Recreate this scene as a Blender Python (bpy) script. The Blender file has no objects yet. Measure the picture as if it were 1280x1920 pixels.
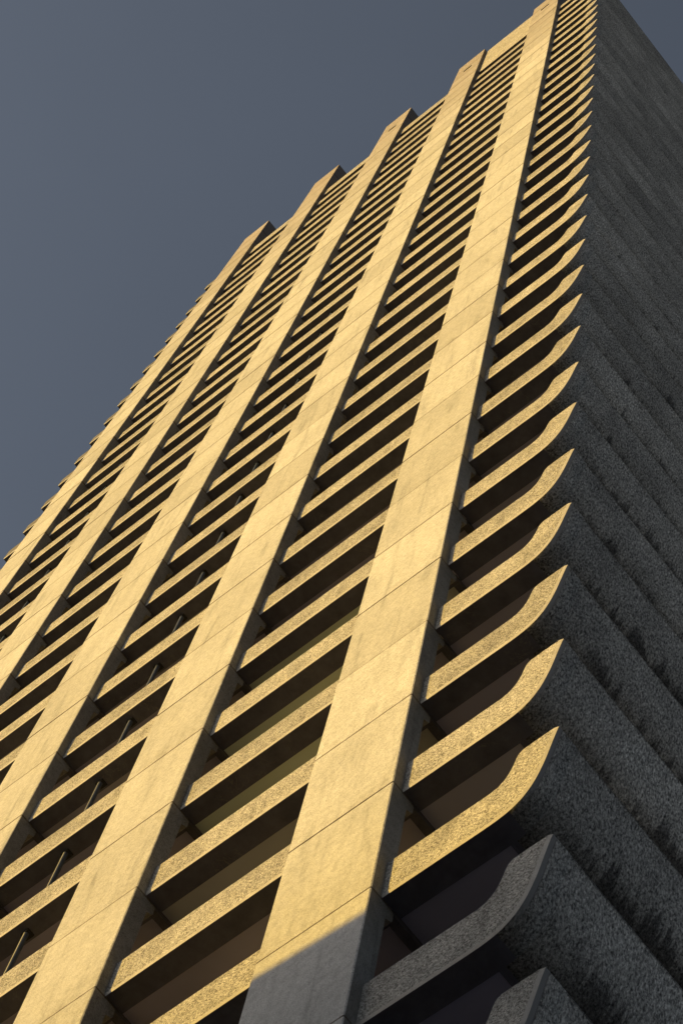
import bpy, bmesh, math, random
from mathutils import Vector, Matrix, noise
random.seed(7)
sc = bpy.context.scene
COL = sc.collection

# ---------------------------------------------------------------- dimensions (metres)
H = 2.85                 # storey height
BAY = 5.154              # pier spacing
PW = 1.770               # pier width
REC = 0.185              # parapets stand back this far from the pier fronts
RB = 0.545               # back of the parapet beam
KMIN, KMAX = -4, 33
TOP = 102.45
GROUND = -25.2
XL = -4 * BAY - PW       # left edge of the leftmost pier
DEPTH = 20.0

# ---------------------------------------------------------------- node helpers
def new_mat(name):
    m = bpy.data.materials.new(name); m.use_nodes = True
    nt = m.node_tree
    b = nt.nodes['Principled BSDF']
    return m, nt, b
def N(nt, t, **kw):
    n = nt.nodes.new(t)
    for k, v in kw.items():
        if k in n.inputs.keys(): n.inputs[k].default_value = v
        else: setattr(n, k, v)
    return n
def L(nt, a, b): nt.links.new(a, b)
def ramp(nt, fac, stops):
    r = nt.nodes.new('ShaderNodeValToRGB')
    el = r.color_ramp.elements
    while len(el) < len(stops): el.new(0.5)
    for e, (p, c) in zip(el, stops):
        e.position = p; e.color = (c[0], c[1], c[2], 1) if isinstance(c, (tuple, list)) else (c, c, c, 1)
    L(nt, fac, r.inputs['Fac']); return r.outputs['Color']
def nz(nt, vec, scale, detail=3, rough=0.55, dist=0.0, out='Fac'):
    n = N(nt, 'ShaderNodeTexNoise', Scale=scale, Detail=detail, Roughness=rough, Distortion=dist)
    L(nt, vec, n.inputs['Vector']); return n.outputs[out]
def mathn(nt, op, a, b=None, clamp=False):
    n = nt.nodes.new('ShaderNodeMath'); n.operation = op; n.use_clamp = clamp
    for i, v in enumerate((a, b)):
        if v is None: continue
        if isinstance(v, (int, float)): n.inputs[i].default_value = v
        else: L(nt, v, n.inputs[i])
    return n.outputs[0]
def mixc(nt, blend, fac, a, b):
    n = nt.nodes.new('ShaderNodeMix'); n.data_type = 'RGBA'; n.blend_type = blend
    for i, v in ((0, fac), (6, a), (7, b)):
        if isinstance(v, (int, float)): n.inputs[i].default_value = v if i == 0 else (v, v, v, 1)
        elif isinstance(v, tuple): n.inputs[i].default_value = (v[0], v[1], v[2], 1)
        else: L(nt, v, n.inputs[i])
    return n.outputs[2]
def pos(nt, scale=(1, 1, 1)):
    g = nt.nodes.new('ShaderNodeNewGeometry')
    m = nt.nodes.new('ShaderNodeVectorMath'); m.operation = 'MULTIPLY'; m.inputs[1].default_value = scale
    L(nt, g.outputs['Position'], m.inputs[0]); return m.outputs[0]
def sep(nt, v):
    s = nt.nodes.new('ShaderNodeSeparateXYZ'); L(nt, v, s.inputs[0]); return s.outputs
def bump(nt, b, h, strength, dist):
    n = N(nt, 'ShaderNodeBump', Strength=strength, Distance=dist)
    L(nt, h, n.inputs['Height']); L(nt, n.outputs['Normal'], b.inputs['Normal'])

def unit_tone(nt, P, lo, hi):
    s_ = sep(nt, P)
    a = mathn(nt, 'FLOOR', mathn(nt, 'DIVIDE', mathn(nt, 'ADD', s_[2], 0.3), H)); b_ = mathn(nt, 'FLOOR', mathn(nt, 'DIVIDE', s_[0], BAY))
    cb = nt.nodes.new('ShaderNodeCombineXYZ'); L(nt, a, cb.inputs[0]); L(nt, b_, cb.inputs[1])
    w_ = nt.nodes.new('ShaderNodeTexWhiteNoise'); w_.noise_dimensions = '2D'; L(nt, cb.outputs[0], w_.inputs['Vector'])
    return ramp(nt, w_.outputs['Value'], [(0, lo), (1, hi)])
# concrete of the piers: fine pick-hammered, faint panels and run marks
def mat_pier(name='pier_concrete', k=1.0):
    m, nt, b = new_mat(name)
    P = pos(nt)
    big = nz(nt, P, 0.55, 5, 0.6)
    run = nz(nt, pos(nt, (3.2, 3.2, 0.35)), 1.0, 5, 0.65, 0.4)
    fine = nz(nt, P, 55, 2, 0.6)
    mid = nz(nt, P, 9, 3, 0.6)
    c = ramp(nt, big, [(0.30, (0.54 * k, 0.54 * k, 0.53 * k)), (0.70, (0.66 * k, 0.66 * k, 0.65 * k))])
    c = mixc(nt, 'MULTIPLY', 1.0, c, ramp(nt, run, [(0.28, 0.66), (0.45, 0.96), (0.75, 1.07)]))
    c = mixc(nt, 'MULTIPLY', 1.0, c, ramp(nt, mid, [(0.3, 0.82), (0.6, 1.05)]))
    c = mixc(nt, 'MULTIPLY', 1.0, c, ramp(nt, fine, [(0.30, 0.38), (0.43, 0.90), (0.7, 1.14)]))
    # storey by storey casts differ slightly
    z = sep(nt, P)[2]
    fl = mathn(nt, 'FLOOR', mathn(nt, 'DIVIDE', z, H))
    x = mathn(nt, 'FLOOR', mathn(nt, 'DIVIDE', sep(nt, P)[0], BAY))
    w = nt.nodes.new('ShaderNodeTexWhiteNoise'); w.noise_dimensions = '2D'
    cb = nt.nodes.new('ShaderNodeCombineXYZ'); L(nt, fl, cb.inputs[0]); L(nt, x, cb.inputs[1]); L(nt, cb.outputs[0], w.inputs['Vector'])
    c = mixc(nt, 'MULTIPLY', 1.0, c, ramp(nt, w.outputs['Value'], [(0, (0.86, 0.85, 0.83)), (1, (1.05, 1.05, 1.05))]))
    # dirt held along the joints, and smudges hanging above them
    fz = mathn(nt, 'MULTIPLY', mathn(nt, 'FRACT', mathn(nt, 'DIVIDE', z, H)), H)
    dj = mathn(nt, 'MINIMUM', fz, mathn(nt, 'SUBTRACT', H, fz))
    jn = nz(nt, pos(nt, (4, 4, 1)), 1.0, 4, 0.7)
    jw = mathn(nt, 'ADD', mathn(nt, 'MULTIPLY', jn, 0.05), mathn(nt, 'MULTIPLY', mathn(nt, 'MAXIMUM', z, 0), 0.0009))
    jm = mathn(nt, 'MULTIPLY', mathn(nt, 'SUBTRACT', 1.0, mathn(nt, 'DIVIDE', dj, jw), True), 1.6, True)
    c = mixc(nt, 'MULTIPLY', jm, c, (0.42, 0.37, 0.32))
    sm = mathn(nt, 'MULTIPLY', mathn(nt, 'SUBTRACT', 0.75, fz), 1.4, True)
    sm = mathn(nt, 'MULTIPLY', sm, mathn(nt, 'MULTIPLY', mathn(nt, 'SUBTRACT', nz(nt, pos(nt, (1.5, 1.5, 2.6)), 1.0, 6, 0.7), 0.47), 3.4, True))
    c = mixc(nt, 'MULTIPLY', sm, c, (0.70, 0.67, 0.63))
    zz = mathn(nt, 'MULTIPLY', mathn(nt, 'SUBTRACT', z, 74.0), 1 / 30.0, True)
    zz = mathn(nt, 'MULTIPLY', zz, mathn(nt, 'ADD', mathn(nt, 'MULTIPLY', run, 1.1), 0.35), True)
    c = mixc(nt, 'MULTIPLY', zz, c, (0.66, 0.58, 0.56))
    # small cracks / scrapes
    v = N(nt, 'ShaderNodeTexVoronoi', Scale=0.8); v.feature = 'DISTANCE_TO_EDGE'
    wv = nt.nodes.new('ShaderNodeVectorMath'); wv.operation = 'ADD'
    L(nt, P, wv.inputs[0]); L(nt, nz(nt, P, 2.5, 4, 0.7, 0, 'Color'), wv.inputs[1]); L(nt, wv.outputs[0], v.inputs['Vector'])
    crack = ramp(nt, v.outputs['Distance'], [(0.0, 0.74), (0.008, 0.9), (0.018, 1.0)])
    msk = ramp(nt, nz(nt, P, 0.9, 2), [(0.54, 0.0), (0.64, 1.0)])
    c = mixc(nt, 'MULTIPLY', msk, c, crack)
    L(nt, c, b.inputs['Base Color']); b.inputs['Roughness'].default_value = 0.92
    b.inputs['Specular IOR Level'].default_value = 0.2
    hh = mathn(nt, 'ADD', fine, mathn(nt, 'MULTIPLY', mid, 1.2))
    bump(nt, b, hh, 0.65, 0.012)
    return m
# coarse bush-hammered aggregate of the parapets
def mat_hammer(name='hammered_concrete', tint=(1, 1, 1)):
    m, nt, b = new_mat(name)
    P = pos(nt)
    v = N(nt, 'ShaderNodeTexVoronoi', Scale=58.0); v.feature = 'F1'; L(nt, P, v.inputs['Vector'])
    n1 = nz(nt, P, 46, 3, 0.7, 0.3)
    n2 = nz(nt, P, 110, 2, 0.6)
    big = nz(nt, P, 1.6, 4, 0.6)
    c = ramp(nt, n1, [(0.33, (0.06, 0.055, 0.05)), (0.43, (0.34, 0.325, 0.30)), (0.52, (0.54, 0.53, 0.50)), (0.66, (0.80, 0.79, 0.75))])
    c = mixc(nt, 'MULTIPLY', 0.85, c, ramp(nt, v.outputs['Color'], [(0.15, 0.55), (0.5, 1.0), (0.9, 1.35)]))
    c = mixc(nt, 'MULTIPLY', 1.0, c, ramp(nt, n2, [(0.32, 0.7), (0.55, 1.06)]))
    c = mixc(nt, 'MULTIPLY', 1.0, c, ramp(nt, big, [(0.3, 0.72), (0.65, 1.04)]))
    c = mixc(nt, 'MULTIPLY', 1.0, c, ramp(nt, nz(nt, pos(nt, (5, 5, 0.8)), 1.0, 4, 0.7), [(0.32, 0.75), (0.5, 1.0)]))
    c = mixc(nt, 'MULTIPLY', 1.0, c, (tint[0] * 1.04, tint[1] * 1.03, tint[2] * 1.01))
    c = mixc(nt, 'MULTIPLY', 1.0, c, unit_tone(nt, P, 0.84, 1.05))
    L(nt, c, b.inputs['Base Color']); b.inputs['Roughness'].default_value = 0.95
    b.inputs['Specular IOR Level'].default_value = 0.15
    bump(nt, b, mathn(nt, 'ADD', n1, mathn(nt, 'MULTIPLY', n2, 0.4)), 0.7, 0.02)
    return m
# the long side parapets: same aggregate, greyer, with water stains at the foot of every band
def mat_side():
    m, nt, b = new_mat('side_hammered_concrete')
    P = pos(nt)
    n1 = nz(nt, pos(nt, (1, 1.0, 0.45)), 32, 3, 0.7, 0.5)
    n2 = nz(nt, P, 80, 2, 0.6)
    big = nz(nt, P, 1.1, 5, 0.65)
    c = ramp(nt, n1, [(0.33, (0.065, 0.065, 0.065)), (0.45, (0.29, 0.288, 0.285)), (0.56, (0.52, 0.515, 0.505)), (0.68, (0.82, 0.81, 0.80))])
    c = mixc(nt, 'MULTIPLY', 1.0, c, ramp(nt, n2, [(0.32, 0.7), (0.55, 1.06)]))
    c = mixc(nt, 'MULTIPLY', 1.0, c, ramp(nt, big, [(0.3, 0.85), (0.65, 1.20)]))
    s = sep(nt, P)
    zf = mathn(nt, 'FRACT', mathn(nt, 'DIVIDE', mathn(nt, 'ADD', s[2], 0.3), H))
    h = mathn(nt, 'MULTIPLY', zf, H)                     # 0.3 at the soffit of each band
    fl = mathn(nt, 'FLOOR', mathn(nt, 'DIVIDE', mathn(nt, 'ADD', s[2], 0.3), H))
    cb = nt.nodes.new('ShaderNodeCombineXYZ'); L(nt, mathn(nt, 'MULTIPLY', s[1], 3.4), cb.inputs[0]); L(nt, mathn(nt, 'MULTIPLY', fl, 7.31), cb.inputs[1])
    L(nt, mathn(nt, 'MULTIPLY', h, 0.22), cb.inputs[2])
    st = nz(nt, cb.outputs[0], 1.0, 5, 0.75, 0.25)
    cb2 = nt.nodes.new('ShaderNodeCombineXYZ'); L(nt, mathn(nt, 'MULTIPLY', s[1], 0.45), cb2.inputs[0]); L(nt, mathn(nt, 'MULTIPLY', fl, 3.7), cb2.inputs[1])
    patch = nz(nt, cb2.outputs[0], 1.0, 2, 0.5)
    lvl = mathn(nt, 'ADD', mathn(nt, 'MULTIPLY', st, 2.6), mathn(nt, 'MULTIPLY', patch, 1.3))
    lvl = mathn(nt, 'SUBTRACT', lvl, mathn(nt, 'MULTIPLY', h, 1.15))
    fac = mathn(nt, 'MULTIPLY', mathn(nt, 'SUBTRACT', lvl, 0.99), 4.0, True)
    # no stains in the first metre beyond the corner
    fac = mathn(nt, 'MULTIPLY', fac, mathn(nt, 'MULTIPLY', mathn(nt, 'SUBTRACT', s[1], 0.7), 1.2, True))
    c = mixc(nt, 'MULTIPLY', fac, c, (0.34, 0.34, 0.35))
    wn = nt.nodes.new('ShaderNodeCombineXYZ'); L(nt, mathn(nt, 'MULTIPLY', fl, 5.17), wn.inputs[0]); L(nt, mathn(nt, 'MULTIPLY', s[1], 0.25), wn.inputs[1])
    c = mixc(nt, 'MULTIPLY', 1.0, c, ramp(nt, nz(nt, wn.outputs[0], 1.0, 2), [(0.3, 0.72), (0.7, 1.25)]))
    foot = ramp(nt, mathn(nt, 'MULTIPLY', h, 0.4), [(0.115, 0.30), (0.20, 0.66), (0.36, 1.0), (0.70, 1.12)])  # painted shade: each band darkens downward to blend into the dark soffit
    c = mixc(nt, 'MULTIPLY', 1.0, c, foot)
    # cast smooth margin at the front arris
    mg = mathn(nt, 'MULTIPLY', mathn(nt, 'MULTIPLY', mathn(nt, 'SUBTRACT', 0.285, s[1]), 60, True), mathn(nt, 'MULTIPLY', mathn(nt, 'SUBTRACT', h, 0.42), 3.0, True))
    c = mixc(nt, 'MIX', mg, c, (0.27, 0.275, 0.285))
    L(nt, c, b.inputs['Base Color']); b.inputs['Roughness'].default_value = 0.95
    b.inputs['Specular IOR Level'].default_value = 0.15
    inv = mathn(nt, 'MULTIPLY', mathn(nt, 'SUBTRACT', 1.0, mg), mathn(nt, 'MULTIPLY', mathn(nt, 'SUBTRACT', h, 0.40), 3.0, True))
    bump(nt, b, mathn(nt, 'MULTIPLY', mathn(nt, 'ADD', n1, mathn(nt, 'MULTIPLY', n2, 0.4)), inv), 0.9, 0.03)
    return m
def mat_simple(name, lo, hi, scale=6, fine=60, rough=0.85, bs=0.2, detail=5):
    m, nt, b = new_mat(name); P = pos(nt)
    c = ramp(nt, nz(nt, P, scale, detail, 0.65, 0.3), [(0.3, lo), (0.7, hi)])
    f = nz(nt, P, fine, 2, 0.6)
    c = mixc(nt, 'MULTIPLY', 1.0, c, ramp(nt, f, [(0.3, 0.85), (0.6, 1.03)]))
    L(nt, c, b.inputs['Base Color']); b.inputs['Roughness'].default_value = rough
    b.inputs['Specular IOR Level'].default_value = 0.25
    if bs: bump(nt, b, f, bs, 0.01)
    return m
# undersides of the parapet beams: dark, damp, with tide marks
def mat_soffit():
    m, nt, b = new_mat('stained_soffit'); P = pos(nt)
    n = nz(nt, P, 1.7, 4, 0.6, 1.2)
    ring = nt.nodes.new('ShaderNodeMath'); ring.operation = 'PINGPONG'; ring.inputs[1].default_value = 0.5
    L(nt, mathn(nt, 'MULTIPLY', n, 4.0), ring.inputs[0])
    edge = ramp(nt, ring.outputs[0], [(0.0, 1.0), (0.035, 0.0)])
    patch = ramp(nt, nz(nt, P, 0.42, 2), [(0.52, 0.0), (0.60, 1.0)])
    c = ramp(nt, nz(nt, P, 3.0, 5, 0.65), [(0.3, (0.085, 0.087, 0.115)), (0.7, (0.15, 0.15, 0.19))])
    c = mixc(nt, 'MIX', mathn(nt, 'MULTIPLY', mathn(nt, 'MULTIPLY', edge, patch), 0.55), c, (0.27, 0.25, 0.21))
    L(nt, c, b.inputs['Base Color']); b.inputs['Roughness'].default_value = 0.8
    return m
# painted balcony ceilings, every flat a slightly different shade
def mat_ceiling():
    m, nt, b = new_mat('painted_ceiling'); P = pos(nt)
    s = sep(nt, P)
    fl = mathn(nt, 'FLOOR', mathn(nt, 'DIVIDE', s[2], H)); fx = mathn(nt, 'FLOOR', mathn(nt, 'DIVIDE', s[0], BAY))
    cb = nt.nodes.new('ShaderNodeCombineXYZ'); L(nt, fl, cb.inputs[0]); L(nt, fx, cb.inputs[1])
    w = nt.nodes.new('ShaderNodeTexWhiteNoise'); w.noise_dimensions = '2D'; L(nt, cb.outputs[0], w.inputs['Vector'])
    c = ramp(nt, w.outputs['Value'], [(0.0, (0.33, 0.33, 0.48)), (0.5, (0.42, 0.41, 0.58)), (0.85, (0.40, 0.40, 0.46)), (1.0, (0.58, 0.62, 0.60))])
    c = mixc(nt, 'MULTIPLY', 1.0, c, ramp(nt, nz(nt, P, 0.7, 3), [(0.3, 0.85), (0.7, 1.05)]))
    # yellow-green glow painted into the ceiling colour of a few first-bay flats
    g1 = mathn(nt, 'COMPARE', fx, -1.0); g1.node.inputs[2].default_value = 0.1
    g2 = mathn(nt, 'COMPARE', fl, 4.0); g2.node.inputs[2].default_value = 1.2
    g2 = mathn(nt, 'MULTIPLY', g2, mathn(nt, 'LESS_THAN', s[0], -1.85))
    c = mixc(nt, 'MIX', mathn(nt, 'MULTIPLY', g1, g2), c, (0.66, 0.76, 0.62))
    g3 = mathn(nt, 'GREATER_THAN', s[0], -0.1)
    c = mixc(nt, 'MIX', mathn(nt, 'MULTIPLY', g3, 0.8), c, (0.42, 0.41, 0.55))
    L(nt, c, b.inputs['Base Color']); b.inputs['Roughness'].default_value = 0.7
    return m
def mat_glass():
    m, nt, b = new_mat('window_glass'); P = pos(nt)
    c = ramp(nt, nz(nt, P, 0.3, 2), [(0.35, (0.20, 0.19, 0.18)), (0.65, (0.5, 0.48, 0.45))])
    L(nt, c, b.inputs['Base Color']); b.inputs['Roughness'].default_value = 0.08
    b.inputs['IOR'].default_value = 1.5
    return m
def mat_ground():
    m, nt, b = new_mat('paving'); P = pos(nt)
    br = N(nt, 'ShaderNodeTexBrick', Scale=1.0); br.inputs['Color1'].default_value = (0.09, 0.10, 0.12, 1); br.inputs['Color2'].default_value = (0.12, 0.13, 0.15, 1)
    br.inputs['Mortar'].default_value = (0.09, 0.085, 0.08, 1); br.inputs['Mortar Size'].default_value = 0.012
    br.inputs['Brick Width'].default_value = 0.45; br.inputs['Row Height'].default_value = 0.225
    L(nt, P, br.inputs['Vector'])
    c = mixc(nt, 'MULTIPLY', 1.0, br.outputs['Color'], ramp(nt, nz(nt, P, 0.4, 4), [(0.3, 0.8), (0.7, 1.1)]))
    L(nt, c, b.inputs['Base Color']); b.inputs['Roughness'].default_value = 0.85
    return m
def mat_brick():
    m, nt, b = new_mat('dark_brick'); P = pos(nt)
    s = sep(nt, P)
    cb = nt.nodes.new('ShaderNodeCombineXYZ'); L(nt, mathn(nt, 'ADD', s[0], s[1]), cb.inputs[0]); L(nt, s[2], cb.inputs[1])
    br = N(nt, 'ShaderNodeTexBrick', Scale=1.0); br.inputs['Color1'].default_value = (0.11, 0.10, 0.10, 1); br.inputs['Color2'].default_value = (0.15, 0.135, 0.13, 1)
    br.inputs['Mortar'].default_value = (0.17, 0.17, 0.17, 1); br.inputs['Mortar Size'].default_value = 0.01
    br.inputs['Brick Width'].default_value = 0.225; br.inputs['Row Height'].default_value = 0.075
    L(nt, cb.outputs[0], br.inputs['Vector']); L(nt, br.outputs['Color'], b.inputs['Base Color']); b.inputs['Roughness'].default_value = 0.9
    return m

M_PIER = mat_pier(); M_REV = mat_pier('pier_concrete_reveal_shade', 0.42); M_HAM = mat_hammer(); M_SIDE = mat_side()  # reveals use a darkened pier concrete, their shade painted into the colour
M_LIP = mat_simple('smooth_concrete_lip', (0.50, 0.48, 0.45), (0.64, 0.62, 0.58), 7, 70, 0.85, 0.25)
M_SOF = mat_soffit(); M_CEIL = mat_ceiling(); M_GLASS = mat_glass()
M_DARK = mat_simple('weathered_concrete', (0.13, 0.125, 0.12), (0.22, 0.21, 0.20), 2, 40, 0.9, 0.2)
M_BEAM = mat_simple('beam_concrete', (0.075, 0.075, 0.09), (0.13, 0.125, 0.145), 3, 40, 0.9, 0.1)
M_METAL = mat_simple('grey_metal_pipe', (0.06, 0.075, 0.12), (0.10, 0.12, 0.17), 5, 60, 0.4, 0.0)
M_TIMBER = mat_simple('varnished_timber', (0.16, 0.085, 0.04), (0.26, 0.14, 0.07), 4, 50, 0.6, 0.1)
M_SLAB = mat_simple('balcony_tiles', (0.26, 0.22, 0.19), (0.36, 0.31, 0.27), 3, 30, 0.8, 0.1)
M_FASC = mat_hammer('fascia_concrete', (1.08, 1.07, 1.05))
M_VOID = mat_simple('slot_shadow_liner', (0.03, 0.03, 0.03), (0.05, 0.05, 0.05), 3, 30, 0.9, 0.0)

# ---------------------------------------------------------------- mesh helpers
class MB:
    def __init__(s, *mats): s.v = []; s.f = []; s.m = []; s.sm = []; s.mats = list(mats)
    def face(s, pts, mat=0, smooth=False):
        i = len(s.v); s.v += [tuple(p) for p in pts]; s.f.append(tuple(range(i, i + len(pts)))); s.m.append(mat); s.sm.append(smooth)
    def box(s, x0, x1, y0, y1, z0, z1, mat=0, faces=None):
        # mat may be a dict per face  -x +x -y +y -z +z
        A = [(x0, y0, z0), (x1, y0, z0), (x1, y1, z0), (x0, y1, z0), (x0, y0, z1), (x1, y0, z1), (x1, y1, z1), (x0, y1, z1)]
        Q = {'-z': (0, 3, 2, 1), '+z': (4, 5, 6, 7), '-y': (0, 1, 5, 4), '+x': (1, 2, 6, 5), '+y': (2, 3, 7, 6), '-x': (3, 0, 4, 7)}
        for k, q in Q.items():
            mm = mat.get(k, mat.get('*', 0)) if isinstance(mat, dict) else mat
            s.face([A[i] for i in q], mm)
    def tube(s, x, y, z0, z1, r, n=14, mat=0):
        for i in range(n):
            a, b2 = 2 * math.pi * i / n, 2 * math.pi * (i + 1) / n
            s.face([(x + r * math.cos(a), y + r * math.sin(a), z0), (x + r * math.cos(b2), y + r * math.sin(b2), z0),
                    (x + r * math.cos(b2), y + r * math.sin(b2), z1), (x + r * math.cos(a), y + r * math.sin(a), z1)], mat, True)
        s.face([(x + r * math.cos(2 * math.pi * i / n), y + r * math.sin(2 * math.pi * i / n), z1) for i in range(n)], mat)
        s.face([(x + r * math.cos(-2 * math.pi * i / n), y + r * math.sin(-2 * math.pi * i / n), z0) for i in range(n)], mat)
    def data(s, name):
        me = bpy.data.meshes.new(name); me.from_pydata(s.v, [], s.f)
        for m in s.mats: me.materials.append(m)
        me.polygons.foreach_set('material_index', s.m); me.polygons.foreach_set('use_smooth', s.sm)
        bm = bmesh.new(); bm.from_mesh(me); bmesh.ops.remove_doubles(bm, verts=bm.verts, dist=0.0004)
        bmesh.ops.recalc_face_normals(bm, faces=bm.faces); bm.to_mesh(me); bm.free(); me.update()
        return me
    def build(s, name, parent=None, loc=(0, 0, 0)):
        o = bpy.data.objects.new(name, s.data(name)); COL.objects.link(o); o.location = loc
        if parent: o.parent = parent
        return o
def link_copy(o, loc, parent):
    c = o.copy(); COL.objects.link(c); c.parent = parent; c.location = loc; return c

tower = bpy.data.objects.new('tower_block', None); COL.objects.link(tower)
tower['label'] = 'tall concrete tower with broad sunlit piers, stacked balcony parapets and upswept shaded corner'
tower['category'] = 'building'

# ---------------------------------------------------------------- piers
def pier_mesh(kmin, kmax, wavy, slot=False):
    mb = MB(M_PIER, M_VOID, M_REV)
    rnd = random.Random(wavy)
    x0, x1 = -PW, 0.0
    ch = 0.014
    for k in range(kmin, kmax + 1):
        zb = k * H + 0.009; zt = (k + 1) * H - 0.009
        jt = rnd.uniform(-0.003, 0.003)
        if k == kmax: zt = TOP
        yb = 0.31 if k < KMAX else 1.55
        # side profile (y,z) of one precast storey unit, corbel under the next joint
        if k < KMAX:
            prof = [(jt, zb), (jt, zt), (0.40, zt), (0.425, zt - 0.04), (0.43, zt - 0.20), (0.41, zt - 0.24), (0.31, zt - 0.29), (yb, zb)]
        else:
            prof = [(jt, zb), (jt, zt), (yb, zt), (yb, zb)]
        n = len(prof)
        f0 = [(x0, y, z) for y, z in prof]; f1 = [(x1, y, z) for y, z in prof]
        # front face with chamfered arrises
        F = [(x0 + ch, jt, zb), (x1 - ch, jt, zb), (x1 - ch, jt, zt), (x0 + ch, jt, zt)]
        if k == kmax and slot:
            # real overflow opening: front face around a recess
            a0, a1, b0, b1 = -PW * 0.52 - 0.27, -PW * 0.52 + 0.27, 98.45, 99.05
            l, rr = x0 + ch, x1 - ch
            mb.face([(l, jt, zb), (rr, jt, zb), (rr, jt, b0), (l, jt, b0)]); mb.face([(l, jt, b1), (rr, jt, b1), (rr, jt, zt), (l, jt, zt)])
            mb.face([(l, jt, b0), (a0, jt, b0), (a0, jt, b1), (l, jt, b1)]); mb.face([(a1, jt, b0), (rr, jt, b0), (rr, jt, b1), (a1, jt, b1)])
            d = 0.55
            mb.face([(a0, jt, b0), (a1, jt, b0), (a1, d, b0), (a0, d, b0)], 1); mb.face([(a0, jt, b1), (a0, d, b1), (a1, d, b1), (a1, jt, b1)], 1)
            mb.face([(a0, jt, b0), (a0, d, b0), (a0, d, b1), (a0, jt, b1)], 1); mb.face([(a1, jt, b0), (a1, jt, b1), (a1, d, b1), (a1, d, b0)], 1)
            mb.face([(a0, d, b0), (a1, d, b0), (a1, d, b1), (a0, d, b1)], 1)
        else:
            mb.face(F)
        mb.face([(x1 - ch, jt, zb), (x1, jt + ch, zb), (x1, jt + ch, zt), (x1 - ch, jt, zt)])
        mb.face([(x0, jt + ch, zb), (x0 + ch, jt, zb), (x0 + ch, jt, zt), (x0, jt + ch, zt)])
        f1[0] = (x1, jt + ch, zb); f1[1] = (x1, jt + ch, zt); f0[0] = (x0, jt + ch, zb); f0[1] = (x0, jt + ch, zt)
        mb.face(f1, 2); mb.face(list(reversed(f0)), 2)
        for i in range(1, n):
            j = (i + 1) % n
            a, b2 = prof[i], prof[j]
            if i == 1: mb.face([(x0, jt + ch, zt), (x0 + ch, jt, zt), (x1 - ch, jt, zt), (x1, jt + ch, zt), (x1, b2[0], zt), (x0, b2[0], zt)]); continue
            if j == 0: mb.face([(x0, a[0], zb), (x1, a[0], zb), (x1, jt + ch, zb), (x1 - ch, jt, zb), (x0 + ch, jt, zb), (x0, jt + ch, zb)]); continue
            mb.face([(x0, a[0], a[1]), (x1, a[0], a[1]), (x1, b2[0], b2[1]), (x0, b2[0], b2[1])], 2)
        # recessed mortar joint
        mb.box(x0 + 0.02, x1 - 0.02, 0.012, 0.30, zb - 0.0185, zb + 0.0005, 0)
    return mb
piers = []
for i in range(5):
    mb = pier_mesh(KMIN, 34, i + 3, i < 3)
    o = mb.build('pier', tower, (-BAY * i, 0, 0)); piers.append(o)
# ---------------------------------------------------------------- straight parapets between the piers
def chaikin(pts, n=2):
    for _ in range(n):
        q = [pts[0]]
        for a, b in zip(pts[:-1], pts[1:]):
            q += [(a[0] * .75 + b[0] * .25, a[1] * .75 + b[1] * .25), (a[0] * .25 + b[0] * .75, a[1] * .25 + b[1] * .75)]
        q.append(pts[-1]); pts = q
    return pts
PZ0, PZ1 = 0.02, 0.875
def parapet(mb, x0, x1, dz, ztop=PZ1, jx=0.0):
    lip = 0.052
    rnd = random.Random(int(dz * 13 + x0 * 7))
    n = 14
    xs = [x0 + (x1 - x0) * i / n for i in range(n + 1)]
    wob = [rnd.uniform(-0.006, 0.006) for _ in xs]
    for i in range(n):
        a, b = xs[i], xs[i + 1]; wa, wb = wob[i], wob[i + 1]
        zt_a, zt_b = dz + ztop + wa, dz + ztop + wb
        zl_a, zl_b = dz + PZ0 + lip + wb * .3, dz + PZ0 + lip + wa * .3
        zl_a = dz + PZ0 + lip; zl_b = zl_a
        mb.face([(a, REC, zl_a), (b, REC, zl_b), (b, REC, zt_a if False else zt_b), (a, REC, zt_a)], 0)
        mb.face([(a, REC + 0.018, dz + PZ0 + abs(wa) * .4), (b, REC + 0.018, dz + PZ0 + abs(wb) * .4), (b, REC, zl_b), (a, REC, zl_a)], 1)
        mb.face([(a, REC, zt_a), (b, REC, zt_b), (b, RB, dz + ztop - .02), (a, RB, dz + ztop - .02)], 1)
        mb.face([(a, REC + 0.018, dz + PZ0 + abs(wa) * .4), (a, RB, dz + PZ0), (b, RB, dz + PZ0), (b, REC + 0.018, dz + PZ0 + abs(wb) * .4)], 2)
        mb.face([(a, RB, dz + PZ0), (a, RB, dz + ztop - .02), (b, RB, dz + ztop - .02), (b, RB, dz + PZ0)], 3)
    for x in (x0, x1):
        mb.face([(x, REC + 0.018, dz + PZ0 + abs(wob[0]) * .4), (x, RB, dz + PZ0), (x, RB, dz + ztop - .02), (x, REC, dz + ztop + wob[0 if x == x0 else -1]), (x, REC, dz + PZ0 + lip)], 1)
def pmats(): return MB(M_HAM, M_LIP, M_SOF, M_DARK)
bays = [(-BAY + 0.0, -PW), (-2 * BAY, -BAY - PW), (-3 * BAY, -2 * BAY - PW), (-4 * BAY, -3 * BAY - PW)]
kfirst = [0, 1, 6, 12]      # lowest storey of each bay that the view reaches
cands = []
rest = pmats()
for bi, (x0, x1) in enumerate(bays):
    for k in range(KMIN, KMAX + 1):
        if bi == 0 and k == KMAX: continue                 # tall fascia stands there
        zt = PZ1 if k < KMAX else 1.55
        size = 1.0 / ((k * H + 24) ** 2 + (x0 - 9) ** 2)
        if k < kfirst[bi]: size = 0
        cands.append((size, bi, k, x0, x1, zt))
cands.sort(key=lambda c: -c[0])
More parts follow.
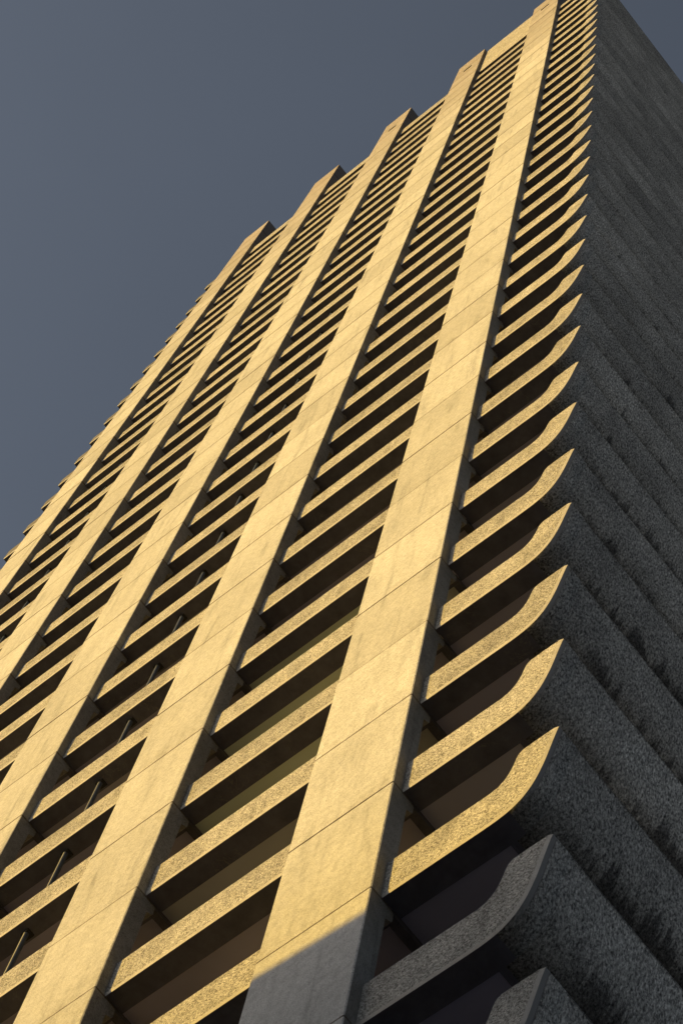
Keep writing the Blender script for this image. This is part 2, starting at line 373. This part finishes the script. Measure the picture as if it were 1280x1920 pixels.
for n_, (size, bi, k, x0, x1, zt) in enumerate(cands):
    if n_ < 98:
        mb = pmats(); parapet(mb, x0, x1, 0, zt) if False else None
        parapet(mb, 0, x1 - x0, k * H, zt)
        me = mb.build('parapet', tower, (x0, 0, 0))
    else:
        parapet(rest, x0, x1, k * H, zt)
o = rest.build('parapet', tower); o['kind'] = 'stuff'

# tall plain fascia at the head of the first bay
mb = pmats(); mb.mats[0] = M_FASC
parapet(mb, 0, BAY - PW, KMAX * H, TOP - 0.15 - KMAX * H)
mb.build('roof_fascia', tower, (-BAY, 0, 0))

# ---------------------------------------------------------------- upswept corner parapets
bot = [(0, .02), (1.45, .02), (1.70, .03), (1.88, .075), (2.02, .165), (2.135, .30), (2.225, .46), (2.30, .66), (2.365, .87), (2.435, 1.17), (2.51, 1.47), (2.54, 1.555)]
top = [(0, .875), (1.56, .875), (1.70, .925), (1.79, 1.03), (1.865, 1.20), (1.915, 1.40), (1.955, 1.51), (2.02, 1.545), (2.54, 1.555)]
def refine_bot():
    a = chaikin(bot[1:], 2)
    return [bot[0]] + [(0.5, .02), (1.0, .02)] + a
BOT = refine_bot(); TOPC = [top[0], (0.5, .875), (1.0, .875)] + chaikin(top[1:-1], 2) + [(2.25, 1.548), top[-1]]
def offset_in(ch, d):
    out = []
    for i, p in enumerate(ch):
        a = ch[max(i - 1, 0)]; b = ch[min(i + 1, len(ch) - 1)]
        tx, tz = b[0] - a[0], b[1] - a[1]; l = math.hypot(tx, tz); tx /= l; tz /= l
        out.append((p[0] - tz * d, min(p[1] + tx * d, 1.552)))
    return out
INB = offset_in(BOT, 0.05); INB[-1] = (2.472, 1.553)
INB = [p for p in INB]
def corner_front(x_end=True):
    mb = MB(M_HAM, M_LIP, M_SOF, M_SIDE, M_DARK)
    rnd = random.Random(5)
    tops = [(x, z + (rnd.uniform(-.006, .006) if 0 < i < len(TOPC) - 1 else 0)) for i, (x, z) in enumerate(TOPC)]
    y0, yc = REC, REC + 0.018
    mb.face([(x, y0, z) for x, z in INB] + [(x, y0, z) for x, z in reversed(tops[:-1])], 0)
    for i in range(len(BOT) - 1):
        a, b, ai, bi_ = BOT[i], BOT[i + 1], INB[i], INB[i + 1]
        mb.face([(a[0], yc, a[1]), (b[0], yc, b[1]), (bi_[0], y0, bi_[1]), (ai[0], y0, ai[1])], 1)
        m = 2 if b[0] < 1.86 else 3
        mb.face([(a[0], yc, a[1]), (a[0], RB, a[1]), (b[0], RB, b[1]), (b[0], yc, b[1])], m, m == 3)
    mb.face([(BOT[-1][0], yc, BOT[-1][1]), (INB[-1][0], y0, INB[-1][1]), (tops[-2][0], y0, tops[-2][1]), (tops[-2][0], RB, tops[-2][1]), (BOT[-1][0], RB, BOT[-1][1])], 1)
    for i in range(len(tops) - 2):
        a, b = tops[i], tops[i + 1]
        mb.face([(a[0], y0, a[1]), (b[0], y0, b[1]), (b[0], RB, b[1]), (a[0], RB, a[1])], 1)
    mb.face([(x, RB, z) for x, z in BOT] + [(x, RB, z) for x, z in reversed(tops[:-1])], 4)
    mb.face([(0, yc, BOT[0][1]), (0, RB, BOT[0][1]), (0, RB, tops[0][1]), (0, y0, tops[0][1]), (0, y0, INB[0][1])], 4)
    return mb
def side_run():
    mb = MB(M_SIDE, M_LIP, M_SOF, M_DARK)
    XI = 1.63
    ch = [(XI, .02)] + [p for p in BOT if p[0] > XI + .02]
    tp = [p for p in TOPC if p[0] > XI + .02]
    ya, yb = RB, DEPTH
    # tip with a small cast lip
    ch = ch[:-1] + [(2.536, 1.535), (2.532, 1.553)]
    ys = [ya + (yb - ya) * i / 8 for i in range(9)]
    for j in range(8):
        a_, b_ = ys[j], ys[j + 1]
        for i in range(len(ch) - 1):
            p, q = ch[i], ch[i + 1]
            m = 1 if i == len(ch) - 2 else (2 if q[0] < 1.72 else 0)
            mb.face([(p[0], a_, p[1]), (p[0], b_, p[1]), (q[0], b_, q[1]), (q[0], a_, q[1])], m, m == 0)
        loop = [ch[-1]] + [(x, z) for x, z in reversed(tp[:-1])] + [(XI, .875), (XI, .02)]
        for i in range(len(loop) - 1):
            p, q = loop[i], loop[i + 1]
            mb.face([(p[0], a_, p[1]), (p[0], b_, p[1]), (q[0], b_, q[1]), (q[0], a_, q[1])], 3)
    sec = ch + [(x, z) for x, z in reversed(tp[:-1])] + [(XI, .875)]
    mb.face([(x, yb, z) for x, z in sec], 3)
    return mb
JR = random.Random(11)
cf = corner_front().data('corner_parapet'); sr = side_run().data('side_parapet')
for k in range(KMIN, KMAX + 1):
    a = bpy.data.objects.new('corner_parapet', cf); COL.objects.link(a); jx, jz = JR.uniform(-.008, .008), JR.uniform(-.008, .008)
    a.parent = tower; a.location = (max(jx, 0), 0, k * H + jz)
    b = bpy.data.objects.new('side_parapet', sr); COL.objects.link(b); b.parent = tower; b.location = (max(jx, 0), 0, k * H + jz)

# short parapet returns beyond the leftmost pier
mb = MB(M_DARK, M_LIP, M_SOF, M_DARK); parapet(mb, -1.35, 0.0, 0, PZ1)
er = mb.data('end_parapet')
for k in range(14, KMAX + 1):
    a = bpy.data.objects.new('end_parapet', er); COL.objects.link(a); a.parent = tower; a.location = (XL, 0, k * H)

# ---------------------------------------------------------------- slabs with their painted ceilings and cross beams
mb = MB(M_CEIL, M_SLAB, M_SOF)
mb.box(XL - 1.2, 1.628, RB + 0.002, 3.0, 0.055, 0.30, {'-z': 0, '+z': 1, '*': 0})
mb.box(0.9, 1.628, 3.0, DEPTH - 1, 0.055, 0.30, {'-z': 0, '+z': 1, '*': 0})
# beam running on behind each pier
for i in range(5):
    x = -BAY * i
    mb.box(x - PW - 0.002, x - 0.15, 0.32, RB + .0, 0.021, 0.5, 2)
slab = mb.data('balcony_slab')
mb = MB(M_BEAM)
prof = [(0.405, 0.012), (0.43, -0.05), (0.45, -0.06), (2.9, -0.06), (2.9, 0.054), (0.405, 0.054)]
for xx in (-0.13, -0.004): mb.face([(xx, y, z) for y, z in prof])
for j in range(6):
    p, q = prof[j], prof[(j + 1) % 6]
    mb.face([(-.13, p[0], p[1]), (-.004, p[0], p[1]), (-.004, q[0], q[1]), (-.13, q[0], q[1])])
beam = mb.data('cross_beam')
kbeam = [-2, 0, 3, 7, 13]
for k in range(KMIN, KMAX + 1):
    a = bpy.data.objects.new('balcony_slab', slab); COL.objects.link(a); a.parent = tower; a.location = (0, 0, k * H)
    for i in range(5):
        if k < kbeam[i]: continue
        b = bpy.data.objects.new('cross_beam', beam); COL.objects.link(b); b.parent = a; b.location = (-BAY * i, 0, 0)

# glazed walls behind the balconies
mb = MB(M_GLASS, M_TIMBER, M_DARK)
for k in range(KMIN, KMAX):
    z0, z1 = k * H + 0.302, (k + 1) * H + 0.053
    mb.box(XL - 0.6, 0.9, 1.95, 2.0, z0, z1, 0)
    x = XL - 0.6
    i = 0
    while x < 0.9:
        mb.box(x, x + 0.09, 1.90, 1.949, z0, z1, 1); x += 0.86; i += 1
    mb.box(XL - 0.6, 0.9, 1.895, 1.948, z0, z0 + 0.16, 1)
    mb.box(XL - 0.6, 0.9, 1.895, 1.948, z1 - 0.14, z1, 1)
mb.build('glazed_wall', tower)
mb = MB(M_DARK)
mb.box(XL - 0.6, 0.9, 2.05, DEPTH - 0.6, KMIN * H - 1.0, KMAX * H + 3.2)
mb.build('core_wall', tower)
mb = MB(M_DARK)
mb.box(XL - 1.0, 2.3, 0.3, DEPTH, GROUND, KMIN * H - 0.1)
mb.build('podium', tower)

# rain pipes that run through the balconies of two bays
for bx in (-8.66, -8.66 - 2 * BAY):
    mb = MB(M_METAL); mb.tube(0, 0, KMIN * H, KMAX * H, 0.046)
    p = mb.build('rain_pipe', tower, (bx, 0.40, 0))
    c = MB(M_VOID); c.box(-0.085, 0.085, -0.05, 0.10, -0.02, 0.0195)
    cd = c.data('pipe_collar')
    for k in range(0 if bx > -10 else 12, 30):
        q = bpy.data.objects.new('pipe_collar', cd); COL.objects.link(q); q.parent = p; q.location = (0, 0, k * H)

# ---------------------------------------------------------------- ground and added shadow block
mb = MB(mat_ground()); mb.face([(-3000, -3000, GROUND), (3000, -3000, GROUND), (3000, 3000, GROUND), (-3000, 3000, GROUND)])
g = mb.build('ground'); g['kind'] = 'structure'

AZ = math.radians(30); EL = math.radians(13)
SUN = Vector((-math.sin(AZ) * math.cos(EL), -math.cos(AZ) * math.cos(EL), math.sin(EL)))
# unseen brick block, added so its roof edge shadows the foot of the tower
te = math.tan(EL) / math.cos(AZ)
phi = math.atan(-0.119 / (te - 0.119 * math.tan(AZ)))
Q = Vector((0.0, 0.0, -0.565)) + SUN * 20.0
nb = bpy.data.objects.new('added_shadow_block', None); COL.objects.link(nb)
nb.location = (Q.x, Q.y, GROUND); nb.rotation_euler = (0, 0, phi)
nb['label'] = 'unseen lower brick block added behind the viewer so its roof edge shades the foot of the tower'; nb['category'] = 'building'
hh = Q.z - GROUND
mb = MB(mat_brick(), M_DARK)
mb.box(-6, 40, -14, -0.15, 0, hh - 0.35, 0); mb.build('wall', nb)
mb = MB(M_DARK); mb.box(-6.2, 40.2, -14.2, 0.0, hh - 0.35, hh); mb.build('roof', nb)
wm = MB(M_TIMBER, M_GLASS)
wm.box(-0.8, 0.8, -0.17, -0.06, 0, 1.5, 0); wm.box(-0.72, -0.04, -0.055, -0.05, 0.08, 1.42, 1); wm.box(0.04, 0.72, -0.055, -0.05, 0.08, 1.42, 1)
wd = wm.data('window')
for fl in range(int((hh - 1.5) / 2.9)):
    for cx in range(10):
        w = bpy.data.objects.new('window', wd); COL.objects.link(w); w.parent = nb; w.location = (-3.5 + cx * 4.5, -0.0, 1.3 + fl * 2.9)

# ---------------------------------------------------------------- light
sun = bpy.data.lights.new('sun', 'SUN'); sun.energy = 4.9; sun.angle = math.radians(0.75); sun.color = (1.0, 0.625, 0.10)
so = bpy.data.objects.new('sun', sun); COL.objects.link(so); so.rotation_euler = (-SUN).to_track_quat('-Z', 'Y').to_euler()
SKY_GRAD_DIR = (-0.771, -0.627, -0.112)     # the camera's left axis, for the painted sky gradient
w = bpy.data.worlds.new('World'); sc.world = w; w.use_nodes = True
nt = w.node_tree; bg = nt.nodes['Background']
sky = nt.nodes.new('ShaderNodeTexSky'); sky.sky_type = 'NISHITA'; sky.sun_disc = False
sky.sun_elevation = EL; sky.sun_rotation = math.atan2(SUN.x, SUN.y); sky.altitude = 50; sky.air_density = 1.2; sky.dust_density = 2.5; sky.ozone_density = 1.5
hs = nt.nodes.new('ShaderNodeHueSaturation'); hs.inputs['Saturation'].default_value = 0.58
nt.links.new(sky.outputs[0], hs.inputs['Color'])
tint = nt.nodes.new('ShaderNodeMix'); tint.data_type = 'RGBA'; tint.blend_type = 'MULTIPLY'; tint.inputs[0].default_value = 1.0
tint.inputs[7].default_value = (1.06, 1.065, 1.11, 1)
nt.links.new(hs.outputs[0], tint.inputs[6]); 
# sky brightness painted to rise towards the camera's left, fixed in world directions
tc = nt.nodes.new('ShaderNodeTexCoord'); dp = nt.nodes.new('ShaderNodeVectorMath'); dp.operation = 'DOT_PRODUCT'
dp.inputs[1].default_value = SKY_GRAD_DIR
nt.links.new(tc.outputs['Generated'], dp.inputs[0])
mr = nt.nodes.new('ShaderNodeMapRange'); mr.inputs[1].default_value = -0.20; mr.inputs[2].default_value = 0.20; mr.inputs[3].default_value = 0.86; mr.inputs[4].default_value = 1.10
nt.links.new(dp.outputs['Value'], mr.inputs[0])
cl = nt.nodes.new('ShaderNodeTexNoise'); cl.inputs['Scale'].default_value = 5.0; cl.inputs['Detail'].default_value = 4
nt.links.new(tc.outputs['Generated'], cl.inputs['Vector'])
cr = nt.nodes.new('ShaderNodeMapRange'); cr.inputs[1].default_value = 0.3; cr.inputs[2].default_value = 0.7; cr.inputs[3].default_value = 0.97; cr.inputs[4].default_value = 1.03
nt.links.new(cl.outputs['Fac'], cr.inputs[0])
mm = nt.nodes.new('ShaderNodeMath'); mm.operation = 'MULTIPLY'; nt.links.new(mr.outputs[0], mm.inputs[0]); nt.links.new(cr.outputs[0], mm.inputs[1])
vs = nt.nodes.new('ShaderNodeVectorMath'); vs.operation = 'SCALE'
nt.links.new(tint.outputs[2], vs.inputs[0]); nt.links.new(mm.outputs[0], vs.inputs['Scale']); nt.links.new(vs.outputs[0], bg.inputs['Color']); bg.inputs['Strength'].default_value = 0.088

# ---------------------------------------------------------------- camera (solved from the photograph)
F_PX = 4268.5755
rv = Vector((0.2748, 0.2176, -0.6572))
cam = bpy.data.cameras.new('camera'); co = bpy.data.objects.new('camera', cam); COL.objects.link(co)
cam.sensor_fit = 'VERTICAL'; cam.sensor_height = 36.0; cam.lens = F_PX / 1920 * 36.0
cam.clip_end = 10000
ang = rv.length; R = Matrix.Rotation(ang, 3, rv.normalized())      # world -> (right, down, forward)
Mx = Matrix((R[0], -R[1], -R[2])).transposed().to_4x4()
Mx.translation = Vector((9.75935497, -8.34426187, -23.62347695))
co.matrix_world = Mx
sc.camera = co
sc.view_settings.view_transform = 'Standard'; sc.view_settings.look = 'None'; sc.view_settings.exposure = 0
sc.cycles.max_bounces = 6; sc.cycles.diffuse_bounces = 4
